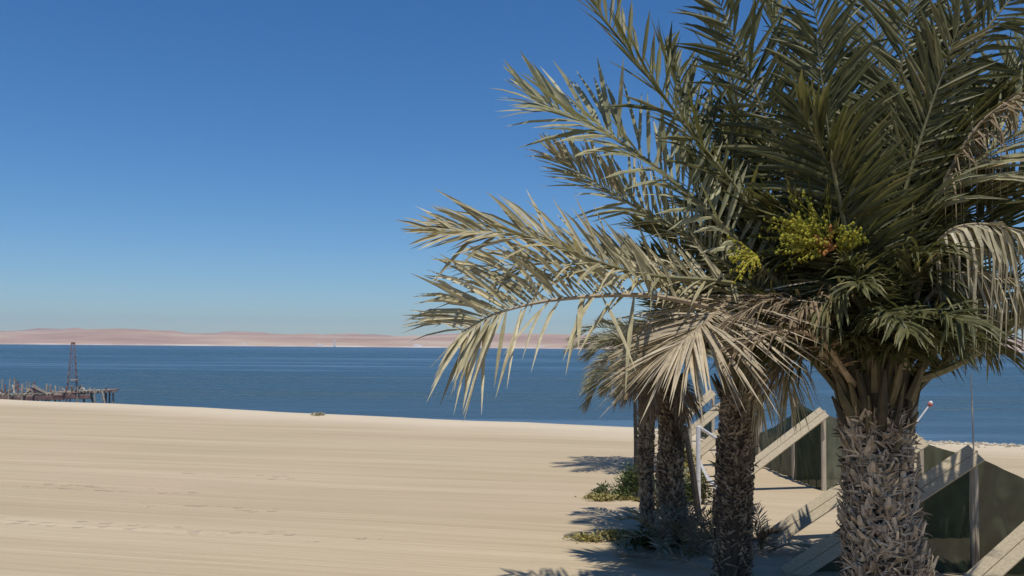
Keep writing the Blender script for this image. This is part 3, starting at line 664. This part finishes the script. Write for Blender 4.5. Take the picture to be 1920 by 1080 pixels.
wd = at(596, 776, 41); clump('dry_weed', (wd.x, 41, 0), .42, .4, .12, 300, 'dry', 31, 'small dry weed mound alone on the beach crest', 'weed', .12)
# ------------------------------------------------------------------ net windbreaks
def panel(parent, A, B, za, zb, mat, sag=.1, nx=48, nz=14, folds=0, seed=1, low=.0, name='net_panel'):
    """net hung between (x,y) A and B from heights za, zb to the ground"""
    r = random.Random(seed); b = MB(); A = Vector((*A, 0)); B = Vector((*B, 0)); T = (B - A); Nn = Vector((-T.y, T.x, 0)).normalized()
    for j in range(nz + 1):
        for i in range(nx + 1):
            s = i / nx; t = j / nz; z = (za + (zb - za) * s - sag * 4 * s * (1 - s))
            fo = .05 * math.sin(s * 9 + seed) * math.sin(t * 3) + .035 * math.sin(s * 23 + t * 4 + seed) * (1 - .5 * t) + .02 * math.sin(s * 51 - t * 7) + folds * math.sin(s * 40) * math.exp(-s * 7)
            p = A + T * s + Nn * fo; b.add([(p.x, p.y, low + (z - low) * t)])
    for j in range(nz):
        for i in range(nx):
            a = j * (nx + 1) + i; b.face([a, a + 1, a + nx + 2, a + nx + 1])
    return b.build(name, M[mat], parent, smooth=True)
GW = 'net windbreaks with sloping boards'
def windbreak(x, d, h, lab, run=2.6, tri=False, right=None, back=None, bw=.32, ext=0, thin=.045, board=True):
    o = empty('windbreak', (x, d, 0), lab, 'windbreak', GW)
    b = MB(); b.bar((x, d, -.2), (x + .02, d, h), .1, .09, (0, -1, 0)); b.build('post', M['postwood'], o)
    if board:
        A = Vector((x + ext, d - .12, h - .02 + ext * h / run)); B = Vector((x - run, d - .12, -.03))
        b = MB(); nn = Vector((-.45, -.75, .5)); T = (B - A).normalized(); nn = (nn - T * nn.dot(T)).normalized(); X = T.cross(nn)
        for s in (-.5, .5):
            b.bar(A + X * bw * .5 * s, B + X * bw * .5 * s, bw * .5 - .006, .04, nn)
        b.build('brace_board', M['wood'], o)
    if tri:
        b = MB(); k = 40
        for i in range(k + 1):
            s = i / k; xx = x - .06 - (run - .2) * s; z = (h - .12) * (1 - s)
            for q in range(7): b.add([(xx, d - .03 + (.045 * math.sin(s * 17 + q * .7) + .03 * math.sin(s * 41 - q)) * (1 - abs(q / 3 - 1)) , -.02 + (max(z, 0) + .02) * q / 6)])
        for i in range(k):
            for q in range(6): b.face([7 * i + q, 7 * i + 7 + q, 7 * i + 8 + q, 7 * i + 1 + q])
        b.build('net_panel', M['net'], o, smooth=True)
    if right: panel(o, (x + .06, d), (x + right[0], d + right[1]), h - .08, right[2], right[3], right[5] if len(right) > 5 else .12, folds=right[4] if len(right) > 4 else 0, seed=int(d))
    if back: panel(o, (x, d + .06), (x + back[0], d + back[1]), back[2], back[3], 'net', .05, seed=int(d) + 3)
    return o
w1 = windbreak(6.72, 13.05, 1.76, 'tall windbreak post right of the thick trunk, its wide board sloping down behind that trunk', run=2.75, tri=True, right=(2.3, -.3, .72, 'net', .09, .04), bw=.32)
b = MB(); p = at(1822, 700, 13.0); b.tube([(p.x, 13.0, 0), (p.x, 13.0, 1.6), (p.x - .01, 13.0, p.z)], [.014, .012, .006], 6); b.build('cane', M['postwood'], w1)
w0 = windbreak(8.25, 12.2, 1.9, 'nearest windbreak, only its sloping board and dark net showing in the lower right corner', run=2.2, tri=True, bw=.32)
windbreak(7.02, 15.4, 1.72, 'windbreak hidden by the thick trunk, its board carrying striped frond shadows', run=2.65, right=(1.0, .1, 1.4, 'net', 0, .03), bw=.32)
windbreak(7.15, 20.5, 1.82, 'windbreak with net coloured pale as if sunlit beside the thick trunk, post top against the sea', run=2.4, right=(1.6, -.3, 1.6, 'netlit'), back=(-.12, 1.65, 1.75, 1.8), bw=.32)
windbreak(7.03, 22.25, 2.0, 'windbreak between the two big trunks, thin post with dark net on both sides', run=2.3, right=(1.6, .1, 1.45, 'net'), back=(-.1, 2.6, 1.6, .9), bw=.34, board=False)
windbreak(6.95, 25.0, 1.8, 'windbreak just right of the dark scaly trunk behind the hanging dead leaflets', run=2.2, back=(0, 2.6, 1.3, 1.3), bw=.34)
windbreak(6.95, 28.2, 1.7, 'windbreak mostly hidden behind the dark scaly trunk', run=2.1, bw=.32)
windbreak(7.0, 31.0, 1.75, 'far windbreak showing left of the dark scaly trunk near the water', run=2.0, back=(.0, 2.0, 1.0, 1.0), bw=.32)

# stick with a ball
o = empty('marker_stick', (7.1, 15.3, 1.9), 'thin tilted stick tipped with a small red and white ball against the sea', 'stick')
a, c = at(1718, 793, 15.3), at(1744, 758, 15.3); b = MB(); b.tube([a - (c - a) * .5, c], [.018, .014], 6); b.build('stick', M['white'], o)
def ball(c, r, mat, name, par, sc=(1, 1, 1)):
    b = MB(); c = Vector(c); k = 10
    for i in range(7):
        f = math.pi * (i + .001) / 6.002
        b.add([c + Vector((math.sin(f) * math.cos(2 * math.pi * j / k) * sc[0], math.sin(f) * math.sin(2 * math.pi * j / k) * sc[1], math.cos(f) * sc[2])) * r for j in range(k)])
    for i in range(6):
        for j in range(k): b.face([i * k + j, i * k + (j + 1) % k, (i + 1) * k + (j + 1) % k, (i + 1) * k + j])
    return b.build(name, mat, par, smooth=True)
ball(c, .045, M['red'], 'ball', o); ball(c + Vector((.008, -.008, .026)), .034, M['white'], 'cap', o)

# stakes and the tubular frame
def stake(x0, y0, x1, y1, d, r, lab, mat='stake'):
    a, c = at(x0, y0, d), at(x1, y1, d); c.z = -.15; b = MB()
    m = a.lerp(c, .5) + Vector((.015, 0, 0)); b.tube([c, m, a], [r * 1.1, r, r * .85], 8)
    return tag(b.build('stake', M[mat], smooth=False), lab, 'stake')
stake(1190, 722, 1192, 900, 20, .045, 'thin black upright stake left of the slim palm trunk')
stake(1284, 800, 1312, 965, 17.3, .06, 'dark stake leaning beside the white tubular frame')
stake(1293, 785, 1294, 960, 21, .05, 'pale grey stake behind the leaning dark stake', 'postwood')
fr = empty('tubular_frame', (at(1309, 945, 18.2).x, 18.2, 0), 'white tubular metal frame with a slung white cloth left of the dark scaly trunk', 'frame')
A = at(1309, 800, 18.2); B = at(1346, 824, 18.6)
b = MB(); b.tube([(A.x, 18.2, -.05), A], .045, 10); b.build('leg', M['white'], fr)
b = MB(); b.tube([(B.x, 18.6, -.05), B], .04, 10); b.build('leg', M['white'], fr)
b = MB(); b.tube([A, A.lerp(B, .5), B], .035, 10); b.build('top_rail', M['white'], fr)
b = MB(); p, q = at(1313, 868, 18.25), at(1346, 912, 18.55); n_ = 8
for i in range(n_ + 1):
    s = i / n_; c = p.lerp(q, s) - Vector((0, 0, .1 * math.sin(s * math.pi))); b.add([c + Vector((0, 0, .07)), c + Vector((0, -.05, -.07))])
for i in range(n_): b.face([2 * i, 2 * i + 2, 2 * i + 3, 2 * i + 1])
b.build('sling', M['white'], fr, smooth=True)

# shells and pebbles at the right hand waterline
r = random.Random(9); b = MB()
for k in range(2600):
    u = r.uniform(22, 55); v = r.gauss(-.7, .45); p = P0 + UD * u + ND * v; z = r.uniform(.02, .07) * r.choice((.6, 1, 1.5))
    c = Vector((p.x, p.y, beach_z(v) + z * .2))
    n0 = b.add([c + Vector((x * z * r.uniform(.7, 1.4), y * z * r.uniform(.7, 1.4), w * z * .6)) for x, y, w in ((1, 0, 0), (0, 1, 0), (-1, 0, 0), (0, -1, 0), (0, 0, 1), (0, 0, -1))])
    for x in ((0, 1, 4), (1, 2, 4), (2, 3, 4), (3, 0, 4), (1, 0, 5), (2, 1, 5), (3, 2, 5), (0, 3, 5)): b.face([n0 + y for y in x])
tag(b.build('pebbles', M['pebble']), 'pale pebbles and shells along the waterline', 'pebbles', kind='stuff')

# ------------------------------------------------------------------ sea air
hz = NT('sea_haze'); hz.t.nodes.remove(hz.p)
pv = hz.n('VolumePrincipled'); pv.inputs['Color'].default_value = (.84, .84, 1, 1); pv.inputs['Density'].default_value = 7e-5; pv.inputs['Anisotropy'].default_value = .3
hz.l(pv.outputs[0], hz.out.inputs['Volume'])
b = MB(); b.box((0, 2000, 143), 20400, 15400 , 294); tag(b.build('haze', hz.mat), 'thin pale sea air over the bay', 'haze', kind='stuff')
